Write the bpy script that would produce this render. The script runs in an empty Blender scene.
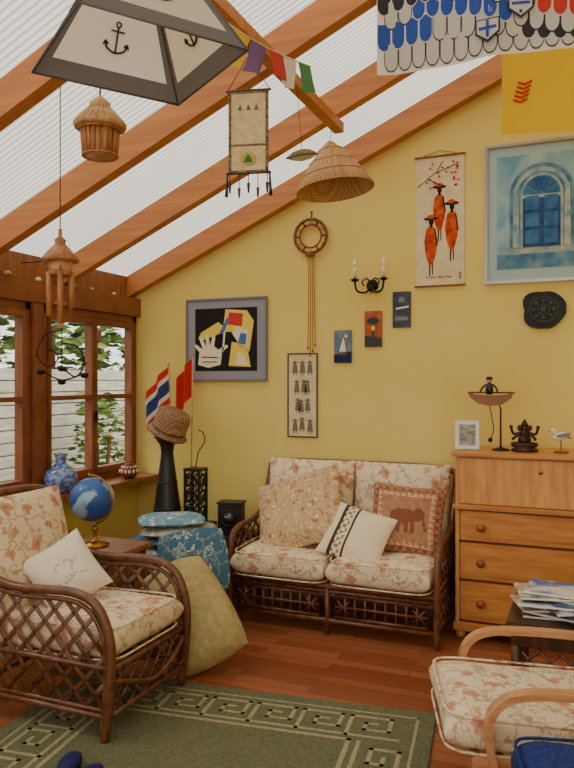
import bpy, bmesh, math, random
from math import sin, cos, pi, radians
from mathutils import Vector, Matrix
random.seed(7)

# ------------------------------------------------------------------ materials
def lin(c):
    r=[]
    for x in c[:3]:
        x=x/255.0
        r.append(x/12.92 if x<=0.04045 else ((x+0.055)/1.055)**2.4)
    return (r[0],r[1],r[2],1)
def nmat(name):
    m=bpy.data.materials.new(name); m.use_nodes=True
    nt=m.node_tree; b=nt.nodes['Principled BSDF']
    return m,nt,b
def mat(name,col,rough=.6,metal=0,col2=None,scale=8,st=(1,1,1),bump=0,detail=4,lo=.35,hi=.65,coat=0):
    m,nt,b=nmat(name)
    b.inputs['Base Color'].default_value=lin(col)
    b.inputs['Roughness'].default_value=rough
    b.inputs['Metallic'].default_value=metal
    if coat: b.inputs['Coat Weight'].default_value=coat
    if rough>.5: b.inputs['Specular IOR Level'].default_value=.25
    if col2 is not None or bump:
        tc=nt.nodes.new('ShaderNodeTexCoord'); mp=nt.nodes.new('ShaderNodeMapping')
        mp.inputs['Scale'].default_value=st
        nz=nt.nodes.new('ShaderNodeTexNoise'); nz.inputs['Scale'].default_value=scale; nz.inputs['Detail'].default_value=detail
        nt.links.new(tc.outputs['Object'],mp.inputs['Vector']); nt.links.new(mp.outputs[0],nz.inputs['Vector'])
        if col2 is not None:
            rp=nt.nodes.new('ShaderNodeValToRGB')
            rp.color_ramp.elements[0].color=lin(col); rp.color_ramp.elements[0].position=lo
            rp.color_ramp.elements[1].color=lin(col2); rp.color_ramp.elements[1].position=hi
            nt.links.new(nz.outputs['Fac'],rp.inputs[0]); nt.links.new(rp.outputs[0],b.inputs['Base Color'])
        if bump:
            bp=nt.nodes.new('ShaderNodeBump'); bp.inputs['Strength'].default_value=bump; bp.inputs['Distance'].default_value=.01
            nt.links.new(nz.outputs['Fac'],bp.inputs['Height']); nt.links.new(bp.outputs[0],b.inputs['Normal'])
    return m
def mathn(nt,op,a,bv):
    n=nt.nodes.new('ShaderNodeMath'); n.operation=op
    for i,x in enumerate((a,bv)):
        if x is None: continue
        if hasattr(x,'links'): nt.links.new(x,n.inputs[i])
        else: n.inputs[i].default_value=x
    return n.outputs[0]
def mixc(nt,fac,a,bv):
    n=nt.nodes.new('ShaderNodeMix'); n.data_type='RGBA'
    nt.links.new(fac,n.inputs[0])
    for i,x in ((6,a),(7,bv)):
        if hasattr(x,'links'): nt.links.new(x,n.inputs[i])
        else: n.inputs[i].default_value=x
    return n.outputs[2]
def floral(name,base,f1,f2,leaf,scale=8,amt=.8):
    m,nt,b=nmat(name); b.inputs['Roughness'].default_value=.85; b.inputs['Specular IOR Level'].default_value=.15
    tc=nt.nodes.new('ShaderNodeTexCoord')
    nz=nt.nodes.new('ShaderNodeTexNoise'); nz.inputs['Scale'].default_value=scale*2.6; nz.inputs['Detail'].default_value=2
    nt.links.new(tc.outputs['Object'],nz.inputs['Vector'])
    sc=nt.nodes.new('ShaderNodeVectorMath'); sc.operation='SCALE'; sc.inputs['Scale'].default_value=.09
    nt.links.new(nz.outputs['Color'],sc.inputs[0])
    ad=nt.nodes.new('ShaderNodeVectorMath'); ad.operation='ADD'
    nt.links.new(tc.outputs['Object'],ad.inputs[0]); nt.links.new(sc.outputs[0],ad.inputs[1])
    col=lin(base)
    def layer(scl,off,thr,key,c1,c2,col):
        o=nt.nodes.new('ShaderNodeVectorMath'); o.operation='ADD'; o.inputs[1].default_value=off
        nt.links.new(ad.outputs[0],o.inputs[0])
        v=nt.nodes.new('ShaderNodeTexVoronoi'); v.inputs['Scale'].default_value=scl
        nt.links.new(o.outputs[0],v.inputs['Vector'])
        sp=nt.nodes.new('ShaderNodeSeparateColor'); nt.links.new(v.outputs['Color'],sp.inputs[0])
        mk=mathn(nt,'LESS_THAN',v.outputs['Distance'],thr)
        kk=mathn(nt,'GREATER_THAN',sp.outputs[0],key)
        mk=mathn(nt,'MULTIPLY',mk,kk)
        mk=mathn(nt,'MULTIPLY',mk,amt)
        rp=nt.nodes.new('ShaderNodeValToRGB')
        rp.color_ramp.elements[0].color=lin(c1); rp.color_ramp.elements[0].position=0.05
        rp.color_ramp.elements[1].color=lin(c2); rp.color_ramp.elements[1].position=thr*.8
        nt.links.new(v.outputs['Distance'],rp.inputs[0])
        return mixc(nt,mk,col,rp.outputs[0])
    v=nt.nodes.new('ShaderNodeTexVoronoi'); v.feature='DISTANCE_TO_EDGE'; v.inputs['Scale'].default_value=scale*.9
    nt.links.new(ad.outputs[0],v.inputs['Vector'])
    mk=mathn(nt,'LESS_THAN',v.outputs['Distance'],.035); mk=mathn(nt,'MULTIPLY',mk,.5)
    col=mixc(nt,mk,col,lin(leaf))
    col=layer(scale*1.9,(3.1,.7,5.2),.30,.45,leaf,[min(255,x+30) for x in leaf],col)
    col=layer(scale*1.15,(0,0,0),.36,.40,f1,f2,col)
    nt.links.new(col,b.inputs['Base Color'])
    nz2=nt.nodes.new('ShaderNodeTexNoise'); nz2.inputs['Scale'].default_value=14; nt.links.new(tc.outputs['Object'],nz2.inputs['Vector'])
    bp=nt.nodes.new('ShaderNodeBump'); bp.inputs['Strength'].default_value=.5; bp.inputs['Distance'].default_value=.02
    nt.links.new(nz2.outputs['Fac'],bp.inputs['Height']); nt.links.new(bp.outputs[0],b.inputs['Normal'])
    return m
def sheer(name,col,trans=.5):
    m,nt,b=nmat(name); b.inputs['Base Color'].default_value=lin(col); b.inputs['Roughness'].default_value=.8
    out=nt.nodes['Material Output']
    t=nt.nodes.new('ShaderNodeBsdfTranslucent'); t.inputs['Color'].default_value=lin(col)
    mx=nt.nodes.new('ShaderNodeMixShader'); mx.inputs[0].default_value=trans
    nt.links.new(b.outputs[0],mx.inputs[1]); nt.links.new(t.outputs[0],mx.inputs[2]); nt.links.new(mx.outputs[0],out.inputs['Surface'])
    return m
def weave(name,c1,c2,sc=60,bump=.6):
    m,nt,b=nmat(name); b.inputs['Roughness'].default_value=.7
    tc=nt.nodes.new('ShaderNodeTexCoord')
    br=nt.nodes.new('ShaderNodeTexChecker'); br.inputs['Scale'].default_value=sc
    br.inputs['Color1'].default_value=lin(c1); br.inputs['Color2'].default_value=lin(c2)
    nt.links.new(tc.outputs['Object'],br.inputs['Vector']); nt.links.new(br.outputs[0],b.inputs['Base Color'])
    bp=nt.nodes.new('ShaderNodeBump'); bp.inputs['Strength'].default_value=bump; bp.inputs['Distance'].default_value=.004
    nt.links.new(br.outputs['Fac'],bp.inputs['Height']); nt.links.new(bp.outputs[0],b.inputs['Normal'])
    return m

YELLOW=mat('yellow_plaster',(230,209,124),.9,col2=(224,200,110),scale=1.2,bump=.06)
PINE=mat('pine_rafter',(198,128,64),.5,col2=(168,100,44),scale=2.2,st=(.8,12,12),lo=.3,hi=.75)
FRAMEW=mat('window_timber',(140,82,46),.5,col2=(112,60,32),scale=5,st=(6,1,1))
OAK=mat('oak',(204,140,72),.42,col2=(182,114,52),scale=4,st=(1,8,8),coat=.15)
OAKP=mat('oak_panel',(216,160,94),.42,col2=(196,132,70),scale=4,st=(8,8,1),coat=.15)
OAKD=mat('oak_shadow',(110,62,26),.6)
RATT=mat('rattan',(120,72,44),.4,col2=(82,46,28),scale=22,coat=.2)
DARKW=mat('dark_wood',(88,50,32),.4,col2=(62,34,20),scale=6,st=(8,1,1))
MIDW=mat('mid_wood',(156,96,54),.45,col2=(124,72,38),scale=5,st=(1,8,1))
BLOND=mat('blond_bentwood',(196,146,102),.38,col2=(174,120,76),scale=6,st=(1,10,10),coat=.2)
BAMB=mat('bamboo',(176,118,66),.5,col2=(136,82,44),scale=18,st=(3,3,.5))
BAMBL=mat('bamboo_light',(206,166,112),.5,col2=(164,118,66),scale=16)
BLACK=mat('black_satin',(30,28,30),.4)
IRON=mat('black_iron',(22,20,21),.45,metal=.4)
BRONZE=mat('dark_bronze',(66,52,40),.4,metal=.7)
BRASS=mat('brass',(170,120,50),.3,metal=.9)
SILVER=mat('silver',(176,174,168),.35,metal=.6)
WHITE=mat('white',(232,228,216),.6)
CREAM=mat('cream',(226,212,180),.8)
PAPER=mat('paper_cream',(226,210,172),.85,col2=(212,194,152),scale=12,bump=.1)
RED=mat('red',(190,44,34),.7); ORANGE=mat('orange',(214,92,26),.7); BLUE=mat('blue',(40,74,160),.7)
NAVY=mat('navy',(30,36,84),.8); YEL=mat('bright_yellow',(236,196,40),.75); GREEN=mat('green',(60,116,66),.75)
GREY=mat('grey',(128,128,132),.6); BROWN=mat('brown',(110,68,38),.7)
FLOR=floral('floral_fabric',(226,206,176),(146,80,54),(200,136,102),(146,130,90),9,.78)
FLOR2=floral('floral_fabric_b',(220,200,170),(146,78,54),(200,132,98),(142,124,88),11,.78)
def polycarb():
    m,nt,b=nmat('polycarbonate_sheet'); out=nt.nodes['Material Output']
    tc=nt.nodes.new('ShaderNodeTexCoord'); sp=nt.nodes.new('ShaderNodeSeparateXYZ'); nt.links.new(tc.outputs['Object'],sp.inputs[0])
    w=mathn(nt,'MULTIPLY',sp.outputs['Y'],2*pi/.036); w=mathn(nt,'SINE',w,None)
    w=mathn(nt,'MULTIPLY',w,.5); w=mathn(nt,'ADD',w,.5); w=mathn(nt,'POWER',w,2.0)
    nz=nt.nodes.new('ShaderNodeTexNoise'); nz.inputs['Scale'].default_value=1.3; nz.inputs['Detail'].default_value=5
    nt.links.new(tc.outputs['Object'],nz.inputs['Vector'])
    c=mixc(nt,w,(.64,.625,.595,1),(.33,.32,.30,1))
    f=mathn(nt,'MULTIPLY',nz.outputs['Fac'],.45)
    c=mixc(nt,f,c,(.36,.345,.31,1))
    tr=nt.nodes.new('ShaderNodeBsdfTransparent'); nt.links.new(c,tr.inputs[0])
    tl=nt.nodes.new('ShaderNodeBsdfTranslucent'); nt.links.new(c,tl.inputs[0])
    mx=nt.nodes.new('ShaderNodeMixShader'); mx.inputs[0].default_value=.5
    nt.links.new(tr.outputs[0],mx.inputs[1]); nt.links.new(tl.outputs[0],mx.inputs[2]); nt.links.new(mx.outputs[0],out.inputs['Surface'])
    return m
POLYC=polycarb()
def glassm():
    m,nt,b=nmat('window_glass'); out=nt.nodes['Material Output']
    tr=nt.nodes.new('ShaderNodeBsdfTransparent'); tr.inputs[0].default_value=(.95,.97,.96,1)
    gl=nt.nodes.new('ShaderNodeBsdfGlossy'); gl.inputs['Roughness'].default_value=.02
    mx=nt.nodes.new('ShaderNodeMixShader'); mx.inputs[0].default_value=.03
    nt.links.new(tr.outputs[0],mx.inputs[1]); nt.links.new(gl.outputs[0],mx.inputs[2]); nt.links.new(mx.outputs[0],out.inputs['Surface'])
    return m
GLASS=glassm()
def floorm():
    m,nt,b=nmat('laminate_floor'); b.inputs['Roughness'].default_value=.28
    tc=nt.nodes.new('ShaderNodeTexCoord')
    br=nt.nodes.new('ShaderNodeTexBrick'); br.inputs['Scale'].default_value=1
    br.inputs['Brick Width'].default_value=.8; br.inputs['Row Height'].default_value=.075; br.inputs['Mortar Size'].default_value=.0022
    br.inputs['Color1'].default_value=lin((166,98,64)); br.inputs['Color2'].default_value=lin((130,70,44)); br.inputs['Mortar'].default_value=lin((76,38,24))
    nt.links.new(tc.outputs['Object'],br.inputs['Vector'])
    mp=nt.nodes.new('ShaderNodeMapping'); mp.inputs['Scale'].default_value=(1.5,18,1)
    nz=nt.nodes.new('ShaderNodeTexNoise'); nz.inputs['Scale'].default_value=3; nz.inputs['Detail'].default_value=5
    nt.links.new(tc.outputs['Object'],mp.inputs[0]); nt.links.new(mp.outputs[0],nz.inputs['Vector'])
    f=mathn(nt,'MULTIPLY',nz.outputs['Fac'],.5)
    c=mixc(nt,f,br.outputs['Color'],lin((112,60,38)))
    nt.links.new(c,b.inputs['Base Color'])
    return m
FLOORM=floorm()

# ------------------------------------------------------------------ mesh builder
def catmull(pts,n=6,closed=False):
    P=[Vector(p) for p in pts]
    if len(P)<3: return P
    out=[]; N=len(P)
    rng=range(N) if closed else range(N-1)
    for i in rng:
        if closed: p0,p1,p2,p3=P[(i-1)%N],P[i],P[(i+1)%N],P[(i+2)%N]
        else: p0,p1,p2,p3=P[max(i-1,0)],P[i],P[i+1],P[min(i+2,N-1)]
        for k in range(n):
            t=k/n
            out.append(.5*((2*p1)+(-p0+p2)*t+(2*p0-5*p1+4*p2-p3)*t*t+(-p0+3*p1-3*p2+p3)*t**3))
    if not closed: out.append(P[-1])
    return out
class M:
    def __init__(s,name): s.name=name; s.v=[]; s.f=[]; s.m=[]; s.sm=[]; s.mats=[]; s.T=Matrix.Identity(4)
    def mi(s,mt):
        if mt not in s.mats: s.mats.append(mt)
        return s.mats.index(mt)
    def add(s,vs,fs,mt,smooth=False,T=None):
        b=len(s.v); TT=s.T if T is None else s.T@T
        s.v+= [TT@Vector(v) for v in vs]
        for f in fs:
            s.f.append([b+i for i in f]); s.m.append(s.mi(mt)); s.sm.append(smooth)
    def box(s,c,d,mt,rot=None,bev=.004):
        bm=bmesh.new(); bmesh.ops.create_cube(bm,size=1)
        for v in bm.verts: v.co=Vector((v.co.x*d[0],v.co.y*d[1],v.co.z*d[2]))
        bv=min(bev,min(d)*.3)
        if bev>0: bmesh.ops.bevel(bm,geom=bm.edges[:],offset=bv,segments=2,affect='EDGES')
        T=Matrix.Translation(c)
        if rot is not None: T=T@(rot if isinstance(rot,Matrix) else Matrix.Rotation(rot,4,'Z'))
        bm.verts.index_update()
        s.add([v.co.copy() for v in bm.verts],[[v.index for v in f.verts] for f in bm.faces],mt,False,T); bm.free()
    def b2(s,a,b,mt,bev=.004):
        s.box([(a[i]+b[i])/2 for i in range(3)],[abs(b[i]-a[i]) for i in range(3)],mt,None,bev)
    def tube(s,pts,r,mt,n=8,sm=0,closed=False,rend=None,flat=1):
        P=catmull(pts,sm,closed) if sm else [Vector(p) for p in pts]
        N=len(P); vs=[]; fs=[]; up=None
        for i in range(N):
            if closed: t=P[(i+1)%N]-P[(i-1)%N]
            else: t=P[min(i+1,N-1)]-P[max(i-1,0)]
            if t.length<1e-9: t=Vector((0,0,1))
            t.normalize()
            if up is None:
                up=t.orthogonal().normalized()
                if abs(t.z)<.9: up=(Vector((0,0,1))-t*t.z).normalized()
            else:
                up=up-t*up.dot(t)
                up=up.normalized() if up.length>1e-6 else t.orthogonal().normalized()
            w=t.cross(up)
            rr=r if rend is None else r+(rend-r)*i/(N-1)
            for k in range(n):
                a=2*pi*k/n
                vs.append(P[i]+up*cos(a)*rr*flat+w*sin(a)*rr)
        for i in range(N if closed else N-1):
            j=(i+1)%N
            for k in range(n):
                fs.append([i*n+k,i*n+(k+1)%n,j*n+(k+1)%n,j*n+k])
        if not closed: fs+=[list(range(n))[::-1],[(N-1)*n+k for k in range(n)]]
        s.add(vs,fs,mt,True)
    def lathe(s,prof,mt,c=(0,0,0),n=28,rot=None,smooth=True,cap=True):
        vs=[];fs=[]
        for (r,z) in prof:
            for k in range(n):
                a=2*pi*k/n
                vs.append((r*cos(a),r*sin(a),z))
        for i in range(len(prof)-1):
            for k in range(n):
                fs.append([i*n+k,i*n+(k+1)%n,(i+1)*n+(k+1)%n,(i+1)*n+k])
        if cap:
            if prof[0][0]>1e-4: fs.append(list(range(n))[::-1])
            if prof[-1][0]>1e-4: fs.append([(len(prof)-1)*n+k for k in range(n)])
        T=Matrix.Translation(c)
        if rot is not None: T=T@rot
        s.add(vs,fs,mt,smooth,T)
    def ball(s,c,r,mt,n=14,rot=None):
        if not hasattr(r,'__len__'): r=(r,r,r)
        vs=[];fs=[];m2=n//2+1
        for i in range(m2+1):
            p=pi*i/m2
            for k in range(n):
                a=2*pi*k/n
                vs.append((r[0]*sin(p)*cos(a),r[1]*sin(p)*sin(a),r[2]*cos(p)))
        for i in range(m2):
            for k in range(n):
                fs.append([i*n+k,(i+1)*n+k,(i+1)*n+(k+1)%n,i*n+(k+1)%n])
        T=Matrix.Translation(c)
        if rot is not None: T=T@rot
        s.add(vs,fs,mt,True,T)
    def prism(s,pts,y0,y1,mt,axis='y'):
        n=len(pts)
        def q(p,w):
            return (p[0],w,p[1]) if axis=='y' else ((w,p[0],p[1]) if axis=='x' else (p[0],p[1],w))
        vs=[q(p,y0) for p in pts]+[q(p,y1) for p in pts]
        fs=[list(range(n)),[n+i for i in range(n)][::-1]]
        for i in range(n): fs.append([i,n+i,n+(i+1)%n,(i+1)%n])
        s.add(vs,fs,mt)
    def poly(s,pts,y,mt,th=.0012): s.prism(pts,y,y+th,mt)
    def strip(s,pts,w,th,mt,sm=6):
        P=catmull(pts,sm); vs=[];fs=[];N=len(P)
        for i in range(N):
            t=(P[min(i+1,N-1)]-P[max(i-1,0)]).normalized(); nrm=Vector((-t.z,0,t.x))
            for a,b in ((1,1),(-1,1),(-1,-1),(1,-1)):
                vs.append(P[i]+nrm*(a*th/2)+Vector((0,b*w/2,0)))
        for i in range(N-1):
            for k in range(4): fs.append([i*4+k,i*4+(k+1)%4,(i+1)*4+(k+1)%4,(i+1)*4+k])
        fs+=[[0,1,2,3],[(N-1)*4+k for k in (3,2,1,0)]]
        s.add(vs,fs,mt,False)
    def obj(s,loc=(0,0,0),rot=(0,0,0),parent=None):
        me=bpy.data.meshes.new(s.name); me.from_pydata([tuple(v) for v in s.v],[],s.f)
        for mt in s.mats: me.materials.append(mt)
        me.polygons.foreach_set('material_index',s.m); me.polygons.foreach_set('use_smooth',s.sm)
        bm=bmesh.new(); bm.from_mesh(me); bmesh.ops.recalc_face_normals(bm,faces=bm.faces[:]); bm.to_mesh(me); bm.free()
        me.update()
        o=bpy.data.objects.new(s.name,me); bpy.context.collection.objects.link(o)
        o.location=loc; o.rotation_euler=rot
        if parent: o.parent=parent
        return o
def empty(name,loc=(0,0,0),rot=(0,0,0)):
    e=bpy.data.objects.new(name,None); e.empty_display_size=.1; bpy.context.collection.objects.link(e); e.location=loc; e.rotation_euler=rot
    return e
def pillow(name,w,h,t,mt,loc,rot=(0,0,0),boxy=False,parent=None,mf=None,n=28,pin=.07,taper=0,rnd=0):
    m=M(name); p=8 if boxy else 3; q=.35 if boxy else .62
    if boxy: pin=.02
    def pt(i,j,sgn):
        x=-1+2*i/n; y=-1+2*j/n
        x=sin(x*pi/2); y=sin(y*pi/2)
        th=max(0,(1-abs(x)**p)*(1-abs(y)**p))**q
        X=x*(1-pin*(1-y*y))*(1-taper*y); Y=y*(1-pin*(1-x*x))
        if rnd: X*=math.sqrt(1-rnd*y*y); Y*=math.sqrt(1-rnd*x*x)
        wob=.06*sin(5*x+2.1*y+w*30)*cos(4*y-1.3*x)*th
        return (X*w/2,Y*h/2,sgn*t/2*(th+wob)*(1-taper*y))
    vs=[];fs=[];fm=[]
    for sgn in (1,-1):
        b=len(vs)
        for j in range(n+1):
            for i in range(n+1): vs.append(pt(i,j,sgn))
        for j in range(n):
            for i in range(n):
                a=b+j*(n+1)+i; f=[a,a+1,a+n+2,a+n+1]
                fs.append(f if sgn>0 else f[::-1])
                cx=sin((-1+2*(i+.5)/n)*pi/2); cy=sin((-1+2*(j+.5)/n)*pi/2)
                fm.append(mf(cx,cy) if (mf) else mt)
    for f,mm in zip(fs,fm): m.f.append(f); m.m.append(m.mi(mm)); m.sm.append(True)
    m.v=[Vector(v) for v in vs]
    if boxy:
        for z in (t*.42,-t*.42):
            pts=[]
            for k in range(40):
                a=2*pi*k/40; cx=math.copysign(abs(cos(a))**.25,cos(a)); cy=math.copysign(abs(sin(a))**.25,sin(a))
                pts.append((cx*w/2*.985,cy*h/2*.985,z))
            m.tube(pts,.005,mt,6,closed=True)
    o=m.obj(loc,rot,parent)
    bm=bmesh.new(); bm.from_mesh(o.data); bmesh.ops.remove_doubles(bm,verts=bm.verts[:],dist=1e-5); bmesh.ops.recalc_face_normals(bm,faces=bm.faces[:]); bm.to_mesh(o.data); bm.free()
    return o
def lattice(x0,x1,bot,top,sp,slope=1.0):
    segs=[]
    H=max(top(x0+(x1-x0)*k/20) for k in range(21)); L=min(bot(x0+(x1-x0)*k/20) for k in range(21))
    ext=(H-L)/slope
    for sg in (1,-1):
        a=x0-ext if sg>0 else x0
        e=x1 if sg>0 else x1+ext
        while a<e:
            run=[]
            for k in range(81):
                z=L+(H-L)*k/80; x=a+sg*(z-L)/slope
                ok=x0<=x<=x1 and bot(x)<=z<=top(x)
                if ok: run.append((x,z))
                elif run:
                    if len(run)>2: segs.append((run[0],run[-1]))
                    run=[]
            if len(run)>2: segs.append((run[0],run[-1]))
            a+=sp
    return segs

# ------------------------------------------------------------------ room
ZR=lambda x: 2.16+.444*x
m=M('floor'); m.b2((-.12,-6,-.06),(5.3,.1,0),FLOORM,0); m.obj()
m=M('wall_back'); m.prism([(-.12,0),(5.3,0),(5.3,ZR(5.3)+.2),(-.12,ZR(-.12)+.2)],0,.12,YELLOW); m.obj()
m=M('wall_right'); m.b2((5.2,-6,0),(5.3,0,4.5),YELLOW,0); m.obj()
m=M('wall_left'); m.b2((-.12,-6,0),(0,0,.76),YELLOW,0); m.obj()
m=M('front_light_baffle'); m.b2((-.12,-6.1,0),(5.3,-6,1.0),YELLOW,0); m.obj()  # unseen low wall added behind the camera to darken the lower room
m=M('trim_1')
m.b2((-.13,-6,1.99),(.03,-.001,2.13),FRAMEW); m.b2((-.13,-6,2.13),(-.04,-.001,2.30),MIDW)
for y in (-1.115,-2.2,-3.29,-4.38,-5.47): m.b2((-.1,y-.05,.76),(.02,y+.05,1.99),FRAMEW)
m.obj()
m=M('trim_2'); m.b2((-.02,-6,.745),(.22,-.005,.78),MIDW); m.b2((0,-6,.70),(.02,-.005,.745),FRAMEW); m.obj()
m=M('baseboard_back'); m.b2((.02,-.016,0),(5.2,-.001,.09),WHITE); m.obj()
win=[(-1.06,-.02),(-2.145,-1.17),(-3.235,-2.255),(-4.325,-3.345)]
for i,(a,b) in enumerate(win):
    m=M('window_%d'%(i+1)); mid=(a+b)/2; w=.045
    m.b2((-.08,a,.78),(.0,b,.83),FRAMEW); m.b2((-.08,a,1.94),(.0,b,1.99),FRAMEW)
    m.b2((-.08,a,.78),(.0,a+w,1.99),FRAMEW); m.b2((-.08,b-w,.78),(.0,b,1.99),FRAMEW)
    for (c,d) in ((a+w,mid),(mid,b-w)):
        s=.045
        m.b2((-.06,c,.83),(.012,c+s*.7,1.94),FRAMEW); m.b2((-.06,d-s*.7,.83),(.012,d,1.94),FRAMEW)
        m.b2((-.06,c,.83),(.010,d,.83+s),FRAMEW); m.b2((-.06,c,1.94-s),(.010,d,1.94),FRAMEW)
        m.b2((-.05,c,1.365),(.006,d,1.395),FRAMEW)
        m.b2((-.034,c,.85),(-.030,d,1.92),GLASS,0)
    m.b2((.012,mid-.01,1.2),(.03,mid+.01,1.28),IRON)
    m.obj()
m=M('ceiling')
x0,x1=-.3,5.35
m.add([(x0,-6,ZR(x0)+.17),(x1,-6,ZR(x1)+.17),(x1,.12,ZR(x1)+.17),(x0,.12,ZR(x0)+.17)],[[0,1,2,3]],POLYC); m.obj()
for i,y in enumerate((-.045,-.80,-1.58,-2.38,-3.17,-3.96,-4.75,-5.54)):
    m=M('trim_%d'%(i+3)); w=.035 if i else .04
    m.prism([(-.1,ZR(-.1)),(5.2,ZR(5.2)),(5.2,ZR(5.2)+.16),(-.1,ZR(-.1)+.16)],y-w,y+w,PINE); m.obj()
m=M('trim_12'); m.b2((1.885,-4.8,2.925),(1.945,-.77,2.985),PINE); m.obj()

# outside
m=M('garden_ground'); m.b2((-14,-14,-.35),(-.13,8,-.25),mat('gravel',(150,146,130),.9,col2=(110,116,84),scale=3),0); m.obj()
m=M('garden_fence'); FW=mat('fence_white',(216,212,200),.8,col2=(184,176,162),scale=6,st=(1,1,6)); FD=mat('fence_shadow_gap',(112,104,94),.9)
for k in range(15): m.b2((-2.1,-8,-.25+k*.125),(-2.07,6,-.25+k*.125+.115),FW,.006)
m.b2((-2.115,-8,-.25),(-2.101,6,1.6),FD,0)
for k in range(9): m.b2((-2.20,-8+k*1.7,-.25),(-2.116,-7.9+k*1.7,1.6),FW,.004)
m.obj()
LEAF=mat('leaves',(86,116,54),.7,col2=(146,168,94),scale=6); LEAFD=mat('leaves_dark',(52,82,38),.7)
m=M('garden_hedge')
def leafp(x,y,z,s):
    a=random.uniform(0,pi); t=random.uniform(-1.2,1.2)
    T=Matrix.Translation((x,y,z))@Matrix.Rotation(a,4,'Z')@Matrix.Rotation(t,4,'X')
    m.add([(-s,0,0),(0,-s*.5,.02),(s,0,0),(0,s*.5,.02)],[[0,1,2,3]],random.choice((LEAF,LEAF,LEAFD)),False,T)
for k in range(5200):
    y=random.uniform(-6,6.5); leafp(-3.1+random.uniform(-.5,.3),y,random.uniform(.2,2.7+.3*sin(y*1.6)),random.uniform(.07,.16))
for k in range(12): m.tube([(-3.1,-6+k*.95,-.3),(-3.15,-5.9+k*.95,2.2)],.05,BROWN,6)
m.obj()
m=M('garden_shrub')
for k in range(420):
    a=random.uniform(0,2*pi); r=.32*math.sqrt(random.random()); z=random.uniform(.1,1.35); r*=1.1-.5*z/1.35
    leafp(-1.55+r*cos(a),1.55+r*sin(a)*1.3,z,random.uniform(.04,.08))
for k in range(5): m.tube([(-1.55,1.55,-.25),(-1.55+.12*cos(k*1.26),1.55+.15*sin(k*1.26),.9)],.014,BROWN,6)
m.obj()

# ------------------------------------------------------------------ rug
RG=mat('rug_green',(104,104,76),.95,col2=(88,90,64),scale=60,bump=.5); RB=mat('rug_beige',(158,150,116),.95,col2=(138,130,98),scale=60,bump=.5)
m=M('area_rug'); W,D=1.78,2.5
m.b2((-W,-D,.0),(0,0,.012),RG,.004)
z=.0122
def seg(a,b,wd=.018):
    x0,x1=sorted((a[0],b[0])); y0,y1=sorted((a[1],b[1]))
    x0-=wd/2;x1+=wd/2;y0-=wd/2;y1+=wd/2
    m.add([(x0,y0,z),(x1,y0,z),(x1,y1,z),(x0,y1,z)],[[0,1,2,3]],RB)
def ring(o,wd): 
    a,b,c,d=(-W+o,-D+o),(-o,-D+o),(-o,-o),(-W+o,-o)
    for p,q in ((a,b),(b,c),(c,d),(d,a)): seg(p,q,wd)
ring(.075,.012); ring(.335,.020)
key=[(0,0),(0,4),(4,4),(4,1.4),(1.6,1.4),(1.6,2.7),(2.7,2.7)]
u=.043
for side in range(4):
    off=.12 if side%2==0 else .32
    L=(W if side%2==0 else D)-2*off-.02; n=int(L/(5*u)); st=L/n
    for k in range(n):
        P=[(k*st+a[0]*st/5,a[1]*u) for a in key]
        segs=list(zip(P[:-1],P[1:]))+[((k*st,0),((k+1)*st,0))]
        for p,q in segs:
            def tr(t):
                if side==0: return (-W+off+t[0],-.12-.172+t[1])
                if side==2: return (-W+off+t[0],-D+.12+.172-t[1])
                if side==1: return (-.12-.172+t[1],-D+off+t[0])
                return (-W+.12+.172-t[1],-D+off+t[0])
            seg(tr(p),tr(q))
m.obj((2.62,-1.50,.001),(0,0,radians(7)))

# ------------------------------------------------------------------ sofa
sofa=empty('rattan_sofa',(0,0,0))
m=M('frame')
X0,X1=1.18,2.47
for x in (X0,X1):
    m.tube([(x,-.72,0),(x,-.725,.3),(x,-.70,.50),(x,-.60,.565),(x,-.42,.57),(x,-.25,.62),(x,-.13,.80),(x,-.09,.90)],.019,RATT,10,sm=6)
    m.tube([(x,-.10,0),(x,-.12,.4),(x,-.08,.92)],.018,RATT,10,sm=4)
    for zz in (.10,.27,.32): m.tube([(x,-.72,zz),(x,-.11,zz)],.012,RATT)
    for s in lattice(-.70,-.14,lambda q:.33,lambda q:.56,.09,1.2): m.tube([(x,s[0][0],s[0][1]),(x,s[1][0],s[1][1])],.006,RATT,6)
    for s in lattice(-.70,-.14,lambda q:.11,lambda q:.26,.09,1.2): m.tube([(x,s[0][0],s[0][1]),(x,s[1][0],s[1][1])],.006,RATT,6)
for y in (-.72,-.12):
    for zz,rr in ((.285,.017),(.255,.012),(.085,.015)): m.tube([(X0,y,zz),(X1,y,zz)],rr,RATT)
xm=(X0+X1)/2
m.tube([(xm,-.72,0.0),(xm,-.72,.28)],.017,RATT)
for (a,b) in ((X0,xm),(xm,X1)):
    a+=.05;b-=.05
    m.tube([(a,-.725,.11),(b,-.725,.11),(b,-.725,.235),(a,-.725,.235)],.010,RATT,8,closed=True)
    m.tube([(a,-.725,.172),(b,-.725,.172)],.008,RATT)
    for k in range(1,9):
        x=a+(b-a)*k/9; m.tube([(x,-.725,.11),(x,-.725,.235)],.007,RATT,6)
    for t in (0,1):
        c=a+.05 if t==0 else b-.05
        m.tube([(c-.035,-.728,.135),(c+.035,-.728,.21)],.006,RATT,6); m.tube([(c+.035,-.728,.135),(c-.035,-.728,.21)],.006,RATT,6)
m.tube([(X0,-.08,.90),(X0+.12,-.06,.935),(xm,-.06,.94),(X1-.12,-.06,.935),(X1,-.08,.90)],.018,RATT,10,sm=5)
for k in range(15):
    x=X0+.06+(X1-X0-.12)*k/14; m.tube([(x,-.12,.28),(x,-.075,.92)],.007,RATT,6)
for y in (-.6,-.45,-.3,-.2): m.tube([(X0,y,.29),(X1,y,.29)],.012,RATT)
m.obj(parent=sofa)
cw=.61
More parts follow.
